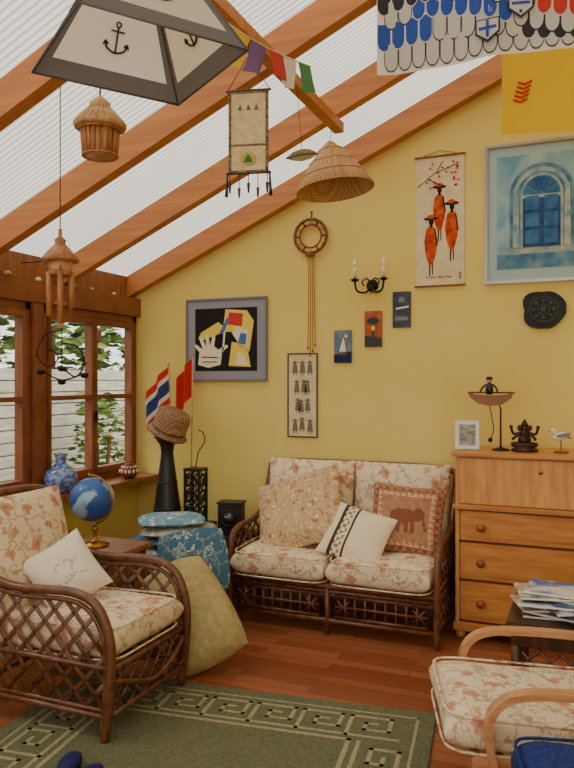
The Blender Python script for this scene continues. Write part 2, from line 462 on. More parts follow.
for k,x in enumerate((1.515,2.137)):
    pillow('seat_cushion_%d'%(k+1),cw,.65,.16,FLOR,(x,-.46,.385),(radians(1.5),0,0),True,sofa)
    pillow('back_cushion_%d'%(k+1),cw+.01,.54,.17,FLOR,(x,-.205,.70),(radians(79),0,0),False,sofa,pin=.02)

def orient(yaw,tilt,roll=0):
    return (Matrix.Rotation(yaw,4,'Z')@Matrix.Rotation(tilt,4,'X')@Matrix.Rotation(roll,4,'Z')).to_euler()
BEIG=floral('beige_batik',(198,164,122),(146,98,66),(166,118,82),(226,202,166),15,.9)
BEIB=mat('batik_border',(168,130,92),.9,col2=(212,184,148),scale=44)
pillow('throw_pillow',.60,.52,.14,BEIG,(1.54,-.46,.665),orient(radians(-10),radians(58),radians(22)),mf=lambda x,y:(BEIB if .70<max(abs(x),abs(y))<.84 else BEIG),n=40,pin=.05)
STRW=mat('pillow_linen',(226,212,184),.9); STRB=mat('pillow_stripe',(70,56,48),.9); STRT=mat('pillow_tan',(150,118,86),.9)
def mf(x,y):
    if -.66<x<-.56 or -.20<x<-.12: return STRB
    if -.56<=x<-.2:
        return STRT if (sin(y*24)*sin(x*26)>.2) else STRW
    return STRW
pillow('throw_pillow',.40,.36,.12,STRW,(1.96,-.57,.565),orient(radians(6),radians(52),radians(-16)),mf=mf,n=44)
TERR=mat('pillow_terracotta',(178,130,100),.9,col2=(160,112,82),scale=30); TERD=mat('pillow_rust',(132,80,60),.9); TERL=mat('pillow_sand',(204,168,132),.9)
def ele(x,y):
    if max(abs(x),abs(y))>.80: return TERD if max(abs(x),abs(y))<.86 or (sin(x*30)*sin(y*30)>.3) else TERR
    if max(abs(x),abs(y))>.66: return TERL if sin(x*38)*1+sin(y*38)>0 else TERR
    if ((x+.08)/.36)**2+((y-.06)/.24)**2<1: return TERD
    if ((x-.36)/.16)**2+((y-.14)/.18)**2<1: return TERD
    for lx in (-.34,-.16,.04,.2):
        if abs(x-lx)<.06 and -.42<y<.05: return TERD
    if abs(x-(.50-.06*sin(y*6)))<.045 and -.35<y<.12: return TERD
    return TERR
pillow('throw_pillow',.46,.43,.13,TERR,(2.225,-.41,.65),orient(radians(4),radians(70),radians(-3)),mf=ele,n=56)

# ------------------------------------------------------------------ left armchair (faces +X)
ch=empty('rattan_armchair',(.66,-1.98,.0135))
m=M('frame')
def topc(x):
    pts=[(-.05,.90),(.0,.74),(.12,.62),(.3,.585),(.55,.59),(.68,.56),(.76,.45),(.78,.3)]
    for (a,b) in zip(pts[:-1],pts[1:]):
        if a[0]<=x<=b[0]: return a[1]+(b[1]-a[1])*(x-a[0])/(b[0]-a[0])
    return .3
for y in (-.30,.30):
    m.tube([(.75,y,0),(.78,y,.25),(.775,y,.42),(.71,y,.55),(.58,y,.595),(.3,y,.585),(.13,y,.62),(.02,y,.72),(-.03,y*.97,.86),(-.04,y*.8,.915)],.020,RATT,10,sm=7)
    m.tube([(.735,y,.02),(.755,y,.25),(.745,y,.41),(.68,y,.52),(.56,y,.56),(.3,y,.55),(.1,y,.58)],.011,RATT,8,sm=6)
    m.tube([(.0,y,-.0125),(.04,y,.3),(.0,y,.7),(-.04,y*.9,.88)],.018,RATT,10,sm=5)
    for zz,rr in ((.10,.014),(.125,.010),(.30,.013)): m.tube([(.0,y,zz),(.77,y,zz)],rr,RATT)
    for s in lattice(.02,.755,lambda q:.125,lambda q:min(topc(q)-.02,.57),.105,1.05):
        for o in (-.006,.006): m.tube([(s[0][0]+o,y,s[0][1]),(s[1][0]+o,y,s[1][1])],.0065,RATT,6)
for x in (.0,.765):
    for zz,rr in ((.10,.014),(.285,.016)): m.tube([(x,-.3,zz),(x,.3,zz)],rr,RATT)
m.tube([(.765,-.3,.25),(.80,-.15,.2),(.80,0,.16),(.80,.15,.2),(.765,.3,.25)],.011,RATT,8,sm=5)
for s in lattice(-.28,.28,lambda q:.11,lambda q:.28,.10,1.05): m.tube([(.768,s[0][0],s[0][1]),(.768,s[1][0],s[1][1])],.0065,RATT,6)
m.tube([(-.04,-.24,.915),(-.05,-.15,.935),(-.06,0,.94),(-.05,.15,.935),(-.04,.24,.915)],.019,RATT,10,sm=5)
for k in range(9): 
    y=-.24+.06*k; m.tube([(.02,y,.28),(.0,y,.6),(-.05,y,.93)],.007,RATT,6)
for x in (.15,.3,.45,.6): m.tube([(x,-.3,.29),(x,.3,.29)],.012,RATT)
m.obj(parent=ch)
pillow('seat_cushion',.72,.56,.15,FLOR,(.42,0,.37),(0,radians(-2),0),True,ch)
pillow('back_cushion',.56,.56,.15,FLOR,(.08,0,.665),(Matrix.Rotation(radians(-90),4,'Z')@Matrix.Rotation(radians(-76),4,'X')).to_euler(),False,ch,pin=.02)
SK=mat('pillow_ink',(174,170,160),.9); PW=mat('pillow_white',(226,216,196),.9)
def sketch(x,y):
    r=math.hypot(x+.05,y-.05); a=math.atan2(y-.05,x+.05)
    if abs(r-.26-.05*sin(3*a))<.022 and a>-2.2: return SK
    if abs(y+.30-.05*sin(x*9))<.022 and abs(x)<.5: return SK
    if abs(y-.12-.5*(x-.25))<.022 and .18<x<.5: return SK
    if abs(x+.02)<.02 and -.3<y<-.15: return SK
    return PW
pillow('throw_pillow',.32,.32,.12,PW,(.96,-1.98,.585),orient(radians(48),radians(60),radians(28)),mf=sketch,n=60)

# ------------------------------------------------------------------ right bentwood armchair (local faces +X)
c2=empty('bentwood_armchair',(2.79,-2.19,0),(0,0,radians(197)))
m=M('frame')
for y in (-.275,.285):
    m.strip([(-.19,y,0),(-.13,y,.22),(-.09,y,.40),(-.11,y,.49),(-.19,y,.535),(-.36,y,.54),(-.58,y,.525),(-.74,y,.51)],.046,.022,BLOND,8)
    m.strip([(-.17,y*.99,.04),(-.30,y*.99,.05),(-.6,y*.99,.03),(-.78,y*.99,.01)],.04,.022,BLOND)
    m.strip([(-.76,y*.95,0),(-.70,y*.95,.28),(-.72,y*.95,.6),(-.82,y*.95,.98)],.045,.024,BLOND)
    m.strip([(-.05,y*.9,.31),(-.4,y*.9,.29),(-.72,y*.9,.25)],.03,.04,BLOND)
for x,zz in ((-.06,.30),(-.70,.25),(-.80,.93)): m.box((x,0,zz),(.03,.54,.045),BLOND)
for k in range(7): m.box((-.14-.085*k,0,.293-.007*k),(.03,.5,.012),BLOND)
m.obj(parent=c2)
pillow('seat_cushion',.69,.51,.13,FLOR2,(-.305,0,.372),(0,radians(-3),0),True,c2)
pillow('back_cushion',.50,.58,.14,FLOR2,(-.68,0,.69),(Matrix.Rotation(radians(90),4,'Z')@Matrix.Rotation(radians(104),4,'X')).to_euler(),False,c2,pin=.02)
BLF=mat('blue_fabric',(36,54,118),.9,col2=(24,38,90),scale=70,bump=.6)
fs=empty('fabric_footstool',(3.29,-2.74,0),(0,0,radians(14)))
m=M('base')
m.box((0,0,.30),(.38,.34,.10),DARKW)
for a in (-1,1):
    for b in (-1,1): m.lathe([(.014,0),(.018,.1),(.024,.2),(.02,.26)],DARKW,(a*.15,b*.13,0),12)
m.obj(parent=fs)
pillow('cushion',.42,.38,.17,BLF,(0,0,.43),(0,0,0),True,fs)

# ------------------------------------------------------------------ bureau
m=M('writing_bureau'); bx0,bx1=2.53,3.46; yf,yb=-.50,-.02
m.b2((bx0,yf+.02,.06),(bx0+.025,yb,1.055),OAKP); m.b2((bx1-.025,yf+.02,.06),(bx1,yb,1.055),OAKP)
m.b2((bx0,yb-.015,.06),(bx1,yb,1.055),OAK)
m.b2((bx0-.022,yf-.005,1.055),(bx1+.022,yb,1.082),OAK,.008)
m.b2((bx0+.02,yf+.05,.1),(bx1-.02,yb-.02,1.05),OAKD,0)
m.b2((bx0+.022,yf+.012,.785),(bx1-.022,yf+.04,1.05),OAKP,.006)
m.b2((bx0-.012,yf-.02,.755),(bx1+.012,yf+.06,.782),OAK,.007)
zs=[(.575,.745),(.352,.56),(.115,.337)]
for (a,b) in zs:
    m.b2((bx0+.03,yf+.004,a),(bx1-.03,yf+.03,b),OAK,.006)
    m.b2((bx0+.06,yf-.002,a+.025),(bx1-.06,yf+.01,b-.025),OAK,.004)
    for x in (bx0+.15,bx1-.15):
        m.lathe([(.010,0),(.012,.012),(.022,.022),(.024,.032),(.014,.04),(0,.042)],MIDW,(x,yf-.002,(a+b)/2),16,Matrix.Rotation(radians(90),4,'X'))
for zz in (.567,.344,.105): m.b2((bx0+.02,yf+.014,zz-.007),(bx1-.02,yf+.05,zz+.007),OAKD)
m.b2((bx0-.01,yf,.05),(bx1+.01,yb,.10),OAK,.006)
for x in (bx0+.03,bx1-.03):
    for y in (yf+.04,yb-.04): m.lathe([(.02,0),(.03,.02),(.026,.05)],OAK,(x,y,0),14)
m.lathe([(.012,0),(.012,.004),(0,.005)],BRASS,(3.0,yf+.012,.985),14,Matrix.Rotation(radians(90),4,'X'))
m.obj()
ZT=1.083
m=M('photo_frame'); T=Matrix.Translation((2.575,-.33,ZT))@Matrix.Rotation(radians(10),4,'Z')@Matrix.Rotation(radians(-10),4,'X'); m.T=T
m.b2((-.07,-.006,.002),(.07,.006,.175),SILVER,.004); m.b2((-.05,-.0085,.024),(.05,-.006,.153),WHITE,0)
PH=mat('photo_print',(100,96,92),.4,col2=(170,162,148),scale=40)
m.b2((-.048,-.0095,.026),(.048,-.0085,.151),PH,0); m.box((0,.03,.065),(.03,.004,.13),BLACK,Matrix.Rotation(radians(20),4,'X')); m.obj()
m=M('balancing_sailor_toy')
bx=2.745; by=-.30
m.lathe([(.0,0),(.05,0),(.05,.008),(.012,.016),(.006,.03),(.005,.25),(.0,.256)],IRON,(bx+.02,by,ZT),18)
m.tube([(bx+.02,by,ZT+.25),(bx-.0,by,ZT+.285),(bx-.04,by,ZT+.30)],.004,IRON,6,sm=5)
hull=[(-.135,.345),(-.12,.315),(-.07,.275),(0,.262),(.07,.275),(.115,.31),(.125,.345),(.09,.33),(0,.325),(-.09,.33)]
m.prism([(bx-.035+p[0],ZT+p[1]) for p in hull],by-.028,by+.028,MIDW)
m.tube([(bx-.17,by,ZT+.342),(bx+.10,by,ZT+.342)],.005,BROWN,6)
m.lathe([(.018,0),(.024,.03),(.02,.06),(.008,.07)],BLACK,(bx-.045,by,ZT+.33),14)
m.ball((bx-.045,by,ZT+.413),.017,mat('doll_skin',(196,140,104),.6)); m.lathe([(.02,0),(.021,.008),(.014,.016),(0,.018)],NAVY,(bx-.045,by,ZT+.42),14)
for s in (-1,1): m.tube([(bx-.045+s*.02,by,ZT+.39),(bx-.045+s*.04,by-.01,ZT+.37),(bx-.045+s*.05,by-.02,ZT+.345)],.006,BLACK,6,sm=3)
m.tube([(bx-.045,by,ZT+.27),(bx-.03,by,ZT+.19),(bx-.02,by,ZT+.12),(bx-.035,by,ZT+.07)],.003,IRON,6,sm=5); m.ball((bx-.04,by,ZT+.06),.014,IRON)
m.obj()
m=M('ganesh_statuette'); g=(2.90,-.30,ZT); m.T=Matrix.Translation(g)
m.lathe([(.075,0),(.08,.01),(.06,.02),(.07,.03),(.0,.032)],BRONZE,n=20)
m.ball((0,0,.065),(.038,.032,.038),BRONZE); m.ball((0,0,.105),(.026,.022,.025),BRONZE); m.ball((0,-.004,.135),(.022,.022,.022),BRONZE)
m.lathe([(.02,0),(.018,.01),(.012,.022),(.006,.035),(0,.04)],BRONZE,(0,0,.15),14)
for s in (-1,1):
    m.ball((s*.028,.004,.136),(.015,.004,.018),BRONZE)
    m.tube([(s*.02,-.01,.045),(s*.065,-.02,.04),(s*.03,-.045,.038),(0,-.04,.04)],.014,BRONZE,8,sm=4)
    m.tube([(s*.02,0,.112),(s*.06,0,.10),(s*.075,-.01,.135)],.008,BRONZE,8,sm=4); m.ball((s*.075,-.01,.142),.011,BRONZE)
    m.tube([(s*.022,0,.105),(s*.055,-.01,.08),(s*.06,-.035,.075)],.008,BRONZE,8,sm=4); m.ball((s*.06,-.04,.075),.010,BRONZE)
m.tube([(0,-.02,.132),(0,-.04,.112),(.008,-.042,.085),(.02,-.04,.075)],.009,BRONZE,8,sm=4,rend=.005)
m.obj()
m=M('seagull_figurine'); m.T=Matrix.Translation((3.10,-.32,ZT))
m.ball((0,0,.006),(.045,.03,.008),MIDW); m.tube([(0,0,.008),(0,0,.075)],.003,IRON,6)
m.ball((0,0,.095),(.045,.02,.022),WHITE,rot=Matrix.Rotation(radians(-15),4,'Y')); m.ball((-.04,0,.125),.015,WHITE)
m.tube([(-.02,0,.105),(-.04,0,.12)],.012,WHITE,8); m.tube([(-.05,0,.124),(-.072,0,.12)],.004,ORANGE,6,rend=.001)
for s in (-1,1): m.ball((.012,s*.018,.102),(.04,.004,.012),GREY,rot=Matrix.Rotation(radians(-12),4,'Y'))
m.tube([(.035,0,.09),(.06,0,.085)],.008,GREY,8,rend=.002); m.obj()

# ------------------------------------------------------------------ right side table + magazines
m=M('side_table'); tx0,tx1,ty0,ty1=2.93,3.50,-1.66,-1.14
m.b2((tx0,ty0,.485),(tx1,ty1,.51),DARKW,.006); m.b2((tx0+.02,ty0+.02,.41),(tx1-.02,ty1-.02,.485),DARKW,.004)
for x in (tx0+.04,tx1-.04):
    for y in (ty0+.04,ty1-.04): m.lathe([(.016,0),(.02,.02),(.014,.06),(.022,.12),(.016,.2),(.022,.3),(.02,.42)],DARKW,(x,y,0),14)
m.b2((tx0+.03,ty0+.03,.13),(tx1-.03,ty1-.03,.15),DARKW)
for s in lattice(tx0+.06,tx1-.06,lambda q:.15,lambda q:.41,.08,1): m.tube([(s[0][0],ty0+.03,s[0][1]),(s[1][0],ty0+.03,s[1][1])],.006,RATT,6)
m.obj()
MG=[mat('mag_a',(52,60,70),.35,col2=(190,180,170),scale=14,lo=.4,hi=.6),mat('mag_b',(40,90,150),.35,col2=(206,200,196),scale=12,lo=.4,hi=.6),mat('mag_c',(196,188,172),.35,col2=(150,80,60),scale=10,lo=.5,hi=.7),mat('mag_d',(70,100,80),.35,col2=(206,196,170),scale=13,lo=.42,hi=.6)]
m=M('magazine_stack'); z=.511
for k,(dx,dy,a) in enumerate(((.20,.2,.1),(.23,.17,-.3),(.17,.22,.35),(.23,.2,-.12),(.28,.15,.5),(.19,.14,.05),(.24,.2,-.4),(.18,.17,.22),(.22,.18,-.1))):
    m.box((tx0+dx,ty0+dy,z+.006),(.30,.215,.0105),MG[(k+(k>7))%4],a,.002); m.box((tx0+dx,ty0+dy,z+.006),(.296,.217,.007),WHITE,a,0); z+=.0125
m.box((tx0+.38,ty0+.3,.533),(.24,.3,.042),MG[1],.2,.003)
m.obj()

# ------------------------------------------------------------------ wall pictures
def frame(m,x0,x1,z0,z1,w,mt,d=.022):
    m.b2((x0,-d,z0),(x0+w,-.001,z1),mt,.003); m.b2((x1-w,-d,z0),(x1,-.001,z1),mt,.003)
    m.b2((x0+w,-d,z0),(x1-w,-.001,z0+w),mt,.003); m.b2((x0+w,-d,z1-w),(x1-w,-.001,z1),mt,.003)
def ell(cx,cz,rx,rz,n=20,a0=0,a1=2*pi): return [(cx+rx*cos(a0+(a1-a0)*k/n),cz+rz*sin(a0+(a1-a0)*k/n)) for k in range(n+(0 if abs(a1-a0-2*pi)<1e-6 else 1))]
m=M('framed_abstract_painting'); x0,x1,z0,z1=.443,1.116,1.492,2.106
frame(m,x0,x1,z0,z1,.016,GREY,.024)
MATG=mat('mat_board_grey',(146,146,156),.8)
m.b2((x0+.01,-.014,z0+.01),(x1-.01,-.002,z1-.01),MATG,0)
PB=mat('paint_black',(20,20,22),.6); PY=mat('paint_yellow',(236,206,84),.6); PBl=mat('paint_blue',(70,110,170),.6); PR=mat('paint_red',(196,60,46),.6); PC=mat('paint_cream',(236,226,190),.6)
ax0,ax1,az0,az1=x0+.08,x1-.08,z0+.075,z1-.075
aw,ah=ax1-ax0,az1-az0
def A(pts,lvl,mt): m.poly([(ax0+p[0]*aw,az0+p[1]*ah) for p in pts],-.0155-.0006*lvl,mt,.0006)
A([(0,0),(1,0),(1,1),(0,1)],0,PB)
A([(.05,.52),(.10,.62),(.38,.78),(.48,.70),(.42,.60),(.15,.50)],1,PY)
A([(.45,.62),(.5,.98),(.84,.95),(.95,.78),(.88,.30),(.70,.42),(.66,.62)],1,PY)
A([(.52,.74),(.56,.93),(.78,.90),(.76,.70)],2,PR)
A([(.40,.60),(.52,.84),(.56,.82),(.46,.58)],3,PBl)
A([(.60,.60),(.66,.70),(.86,.64),(.84,.36),(.72,.42)],2,PC)
A([(.70,.44),(.74,.60),(.84,.58),(.82,.40)],3,PBl)
A([(.55,.08),(.60,.46),(.72,.44),(.86,.30),(.90,.06)],1,PY)
A([(.66,.10),(.70,.30),(.80,.26),(.84,.08)],2,PC)
A([(.05,.10),(.07,.30),(.16,.40),(.34,.38),(.44,.28),(.42,.10),(.22,.05)],1,PC)
for k,(a,L) in enumerate(((2.5,.16),(2.05,.2),(1.7,.22),(1.35,.2),(.5,.2))):
    bx_,bz_=.24+.16*cos(a),.24+.12*sin(a); ex,ez=bx_+L*cos(a)*.8,bz_+L*sin(a)
    nx_,nz_=-sin(a)*.035,cos(a)*.035
    A([(bx_-nx_,bz_-nz_),(ex-nx_*.7,ez-nz_*.7),(ex+cos(a)*.02,ez+sin(a)*.02),(ex+nx_*.7,ez+nz_*.7),(bx_+nx_,bz_+nz_)],2,PC)
A([(.10,.22),(.12,.235),(.38,.22),(.37,.205)],3,PB)
A([(.12,.14),(.13,.155),(.36,.15),(.36,.135)],3,PB)
A([(.44,.30),(.47,.62),(.50,.62),(.47,.30)],2,PC)
m.obj()
m=M('ink_figures_wall_hanging'); x0,x1,z0,z1=1.272,1.500,1.095,1.69
frame(m,x0,x1,z0,z1,.009,DARKW,.014); m.b2((x0+.005,-.008,z0+.005),(x1-.005,-.002,z1-.005),PAPER,0)
INK=mat('ink_grey',(124,116,92),.8)
for k in range(4):
    cz=z1-.10-.135*k; 
    for dx in (-.045,.0,.045):
        cx=(x0+x1)/2+dx+.012*sin(k*2+dx*40); zz=cz+.016*sin(k*3+dx*70)
        m.poly([(cx-.022,zz-.04),(cx+.022,zz-.04),(cx+.014,zz+.02),(cx-.014,zz+.02)],-.0095,INK,.001); m.poly(ell(cx,zz+.028,.010,.011,10),-.0095,INK,.001)
        m.poly([(cx-.026,zz+.03),(cx+.026,zz+.03),(cx,zz+.048)],-.0105,INK,.001)
        for s in (-.009,.009): m.poly([(cx+s-.003,zz-.058),(cx+s+.003,zz-.058),(cx+s+.003,zz-.04),(cx+s-.003,zz-.04)],-.0095,INK,.001)
m.obj()
m=M('three_women_wall_hanging'); x0,x1,z0,z1=2.192,2.511,2.11,2.97
m.b2((x0+.004,-.007,z0),(x1-.004,-.002,z1),PAPER,0)
for zz in (z0,z1-.012): m.tube([(x0-.006,-.012,zz+.006),(x1+.006,-.012,zz+.006)],.006,MIDW)
m.tube([(x0+.05,-.01,z1),((x0+x1)/2,-.006,z1+.03),(x1-.05,-.01,z1)],.002,BROWN,6)
AFB=mat('ink_black',(30,24,24),.8); AFO=mat('robe_orange',(214,92,38),.8,col2=(156,44,26),scale=26); AFR=mat('blossom_red',(196,60,44),.8)
def woman(cx,cz,s):
    m.poly([(cx-.018*s,cz-.17*s),(cx+.012*s,cz-.19*s),(cx+.036*s,cz-.10*s),(cx+.042*s,cz-.02*s),(cx+.022*s,cz+.06*s),(cx,cz+.075*s),(cx-.03*s,cz+.05*s),(cx-.044*s,cz-.03*s),(cx-.036*s,cz-.11*s)],-.0085,AFO,.0012)
    m.poly(ell(cx+.002*s,cz+.095*s,.016*s,.02*s,12),-.0085,AFB,.0012)
    m.poly([(cx-.008*s,cz+.06*s),(cx+.01*s,cz+.06*s),(cx+.008*s,cz+.09*s),(cx-.006*s,cz+.09*s)],-.0087,AFB,.0012)
    m.poly(ell(cx,cz+.118*s,.048*s,.012*s,14),-.0095,AFB,.0012); m.poly(ell(cx,cz+.13*s,.024*s,.014*s,12),-.0098,AFO,.0012)
    m.poly([(cx-.012*s,cz-.26*s),(cx-.005*s,cz-.26*s),(cx-.001*s,cz-.17*s),(cx-.011*s,cz-.17*s)],-.0084,AFB,.0012)
    m.poly([(cx+.008*s,cz-.25*s),(cx+.014*s,cz-.25*s),(cx+.014*s,cz-.17*s),(cx+.006*s,cz-.17*s)],-.0084,AFB,.0012)
    m.poly([(cx+.022*s,cz+.05*s),(cx+.03*s,cz+.05*s),(cx+.045*s,cz-.06*s),(cx+.036*s,cz-.06*s)],-.009,AFB,.0012)
woman(x0+.10,z0+.33,1.0); woman(x0+.155,z0+.54,.95); woman(x0+.235,z0+.42,1.0)
for (a,b) in (((x0+.01,z1-.2),(x0+.12,z1-.12)),((x0+.12,z1-.12),(x0+.26,z1-.07)),((x0+.08,z1-.15),(x0+.17,z1-.2)),((x0+.13,z1-.12),(x0+.18,z1-.04))):
    m.tube([(a[0],-.0085,a[1]),(b[0],-.0085,b[1])],.0022,AFB,5)
for k in range(26):
    m.poly(ell(x0+random.uniform(.03,.28),z1-random.uniform(.05,.22),.009,.007,8),-.0095,AFR,.001)
for k in range(4): m.poly(ell(x1-.03,z0+.05+.012*k,.01,.003,8),-.0085,AFB,.001)
for k in range(10): m.poly([(x0+.06+k*.017,z0+.06+.01*sin(k*2)),(x0+.085+k*.017,z0+.063),(x0+.07+k*.017,z0+.07)],-.0085,INK,.001)
m.obj()
m=M('framed_blue_doorway_picture'); x0,x1,z0,z1=2.636,3.32,2.107,2.985
frame(m,x0,x1,z0,z1,.020,SILVER,.026)
MB=mat('mat_board_blue',(166,190,190),.8); WC=mat('watercolour_wash',(104,156,180),.8,col2=(166,192,186),scale=7,detail=6)
WD=mat('watercolour_blue',(44,88,138),.8,col2=(72,124,162),scale=14); WS=mat('watercolour_stone',(180,184,162),.8,col2=(112,150,166),scale=16); WN=mat('watercolour_navy',(34,60,104),.8,col2=(50,84,132),scale=20)
WT=mat('watercolour_teal',(58,108,142),.8,col2=(124,162,170),scale=9,detail=6)
m.b2((x0+.015,-.012,z0+.015),(x1-.015,-.002,z1-.015),MB,0)
px0,px1,pz0,pz1=x0+.075,x1-.075,z0+.09,z1-.08
m.poly([(px0,pz0),(px1,pz0),(px1,pz1),(px0,pz1)],-.014,WC,.0015)
m.poly([(px0,pz0),(px1,pz0),(px1,pz0+.12),(px0,pz0+.09)],-.015,WT,.0008)
m.poly([(px0+.03,pz0+.09),(px1-.03,pz0+.09),(px1-.06,pz0+.13),(px0+.06,pz0+.13)],-.0155,WS,.0008)
cx=(px0+px1)/2+.0; zb=pz0+.13
def arch(w,zt,mt,y): m.poly([(cx-w,zb),(cx+w,zb)]+ell(cx,zt,w,w,18,0,pi),y,mt,.0008)
arch(.19,pz1-.25,WT,-.0158); arch(.165,pz1-.25,WS,-.0164); arch(.14,pz1-.25,WT,-.017); arch(.125,pz1-.25,WS,-.018); arch(.11,pz1-.25,WD,-.019)
m.poly([(cx-.11,zb),(cx+.11,zb),(cx+.11,pz1-.27),(cx-.11,pz1-.27)],-.020,WN,.0008)
m.poly([(cx-.12,pz1-.275),(cx+.12,pz1-.275),(cx+.12,pz1-.255),(cx-.12,pz1-.255)],-.0208,WS,.0008)
for s in (-1,1):
    for k in range(3): m.poly([(cx+s*.015,zb+.02+k*.105),(cx+s*.095,zb+.02+k*.105),(cx+s*.095,zb+.105+k*.105),(cx+s*.015,zb+.105+k*.105)],-.021,WD,.0008)
for k in range(7):
    a=pi*(k+.5)/7; m.poly([(cx+.02*cos(a)-.003,pz1-.25+.02*sin(a)),(cx+.02*cos(a)+.003,pz1-.25+.02*sin(a)),(cx+.10*cos(a)+.003,pz1-.25+.10*sin(a)),(cx+.10*cos(a)-.003,pz1-.25+.10*sin(a))],-.021,WN,.0008)
for s in (-1,1): m.poly([(cx+s*.15-.02,zb),(cx+s*.15+.02,zb),(cx+s*.15+.015,pz1-.25),(cx+s*.15-.015,pz1-.25)],-.0205,WS,.0008)
m.obj()
m=M('carved_stone_plaque')
STN=mat('dark_slate',(48,50,48),.6,col2=(32,34,34),scale=30,bump=.5)
pts=[]
for k in range(36):
    a=2*pi*k/36; rr=.122*(1+.05*sin(3*a+1)+.03*cos(5*a)); e=1+.10*(abs(sin(2*a)))
    pts.append((2.99+rr*e*cos(a),1.935+rr*e*.92*sin(a)))
m.prism(pts,-.022,-.001,STN)
SGm=mat('slate_green',(70,80,66),.6)
for rr in (.085,.035): m.tube([(2.99+rr*cos(2*pi*k/28),-.022,1.935+rr*.9*sin(2*pi*k/28)) for k in range(28)],.0035,SGm,6,closed=True)
for k in range(8): m.ball((2.99+.06*cos(k*pi/4),-.022,1.935+.054*sin(k*pi/4)),(.012,.004,.012),SGm,8)
m.ball((2.99,-.022,1.935),(.018,.006,.018),SGm); m.obj()
def tile(nm,x0,x1,z0,z1,bg,shapes):
    m=M(nm); m.b2((x0,-.012,z0),(x1,-.001,z1),bg,.002)
    for i,(P,mt) in enumerate(shapes): m.poly([(x0+(x1-x0)*p[0],z0+(z1-z0)*p[1]) for p in P],-.0128-.0006*i,mt,.0006)
    m.obj()
TBL=mat('tile_blue',(84,108,136),.6,col2=(120,136,150),scale=20); TOR=mat('tile_orange',(190,106,64),.6,col2=(150,72,46),scale=16); TSL=mat('tile_slate',(76,88,98),.6,col2=(54,66,74),scale=20)
tile('sailing_picture_tile',1.622,1.748,1.618,1.843,TBL,[([(0,0),(1,0),(1,.35),(0,.25)],NAVY),([(.3,.35),(.7,.35),(.55,.8)],WHITE),([(.2,.3),(.8,.3),(.7,.22),(.3,.22)],BROWN),(ell(.7,.82,.1,.06),YEL)])
tile('sunset_picture_tile',1.842,1.962,1.724,1.968,TOR,[([(0,0),(1,0),(1,.25),(0,.32)],BLACK),([(.44,.25),(.56,.25),(.53,.7),(.47,.7)],BLACK),(ell(.5,.72,.36,.10),BLACK),(ell(.5,.52,.12,.07),YEL)])
tile('harbour_picture_tile',2.036,2.158,1.85,2.09,TSL,[([(.1,.2),(.9,.2),(.8,.3),(.2,.3)],GREY),([(.2,.5),(.9,.55),(.9,.6),(.2,.55)],WHITE),([(.3,.7),(.7,.7),(.6,.85),(.4,.85)],GREY)])
m=M('rope_ring_wall_ornament'); cx,cz=1.455,2.505; RP=mat('rope',(150,104,70),.8,col2=(112,66,44),scale=60); RPR=mat('cord_red',(150,50,38),.8)
def circ(r,n=32,y=-.03): return [(cx+r*cos(2*pi*k/n),y,cz+r*sin(2*pi*k/n)) for k in range(n)]
m.tube(circ(.118),.011,RP,8,closed=True); m.tube(circ(.080),.006,RPR,8,closed=True)
m.tube([(cx+(.118+.006*cos(14*t))*cos(t),-.03+.014*sin(14*t),cz+(.118+.006*cos(14*t))*sin(t)) for t in [2*pi*k/140 for k in range(140)]],.004,BROWN,5,closed=True)
for k in range(12):
    a=2*pi*k/12; m.tube([(cx+.080*cos(a),-.03,cz+.080*sin(a)),(cx+.118*cos(a),-.03,cz+.118*sin(a))],.006,BAMBL if k%2 else BLACK,6)
m.tube([(cx,-.02,cz+.12),(cx,-.006,cz+.17)],.004,BROWN,6); m.ball((cx,-.008,cz+.172),.008,IRON)
for dx,L in ((-.024,.78),(-.008,.83),(.010,.80),(.026,.76)):
    m.tube([(cx+dx,-.03,cz-.115),(cx+dx*.8,-.014,cz-.3),(cx+dx*1.1,-.012,cz-L)],.0022,RPR,6,sm=4); m.ball((cx+dx*1.1,-.012,cz-L),(.006,.006,.012),RPR,8)
m.ball((cx,-.028,cz-.13),(.035,.014,.016),RP); m.obj()
m=M('candle_wall_sconce'); cx,cz=1.895,2.14
m.lathe([(.04,0),(.042,.008),(.02,.02),(.012,.03),(0,.034)],IRON,(cx,-.001,cz),20,Matrix.Rotation(radians(90),4,'X'))
for s in (-1,1):
    m.tube([(cx,-.03,cz),(cx+s*.03,-.06,cz-.05),(cx+s*.085,-.08,cz-.04),(cx+s*.10,-.085,cz+.02)],.007,IRON,8,sm=6)
    m.tube([(cx,-.03,cz+.01),(cx+s*.03,-.045,cz+.045),(cx+s*.06,-.05,cz+.02),(cx+s*.045,-.05,cz-.005)],.005,IRON,6,sm=6)
    m.lathe([(.0,0),(.012,.002),(.03,.014),(.031,.018),(.012,.016),(.011,.035)],IRON,(cx+s*.10,-.085,cz+.018),16)
    m.lathe([(.012,0),(.012,.07),(.006,.073)],CREAM,(cx+s*.10,-.085,cz+.045),12); m.lathe([(.005,0),(.014,.02),(.012,.035),(.003,.055),(0,.057)],WHITE,(cx+s*.10,-.085,cz+.118),12)
m.tube([(cx,-.03,cz),(cx,-.035,cz-.06)],.005,IRON,6,rend=.002); m.obj()

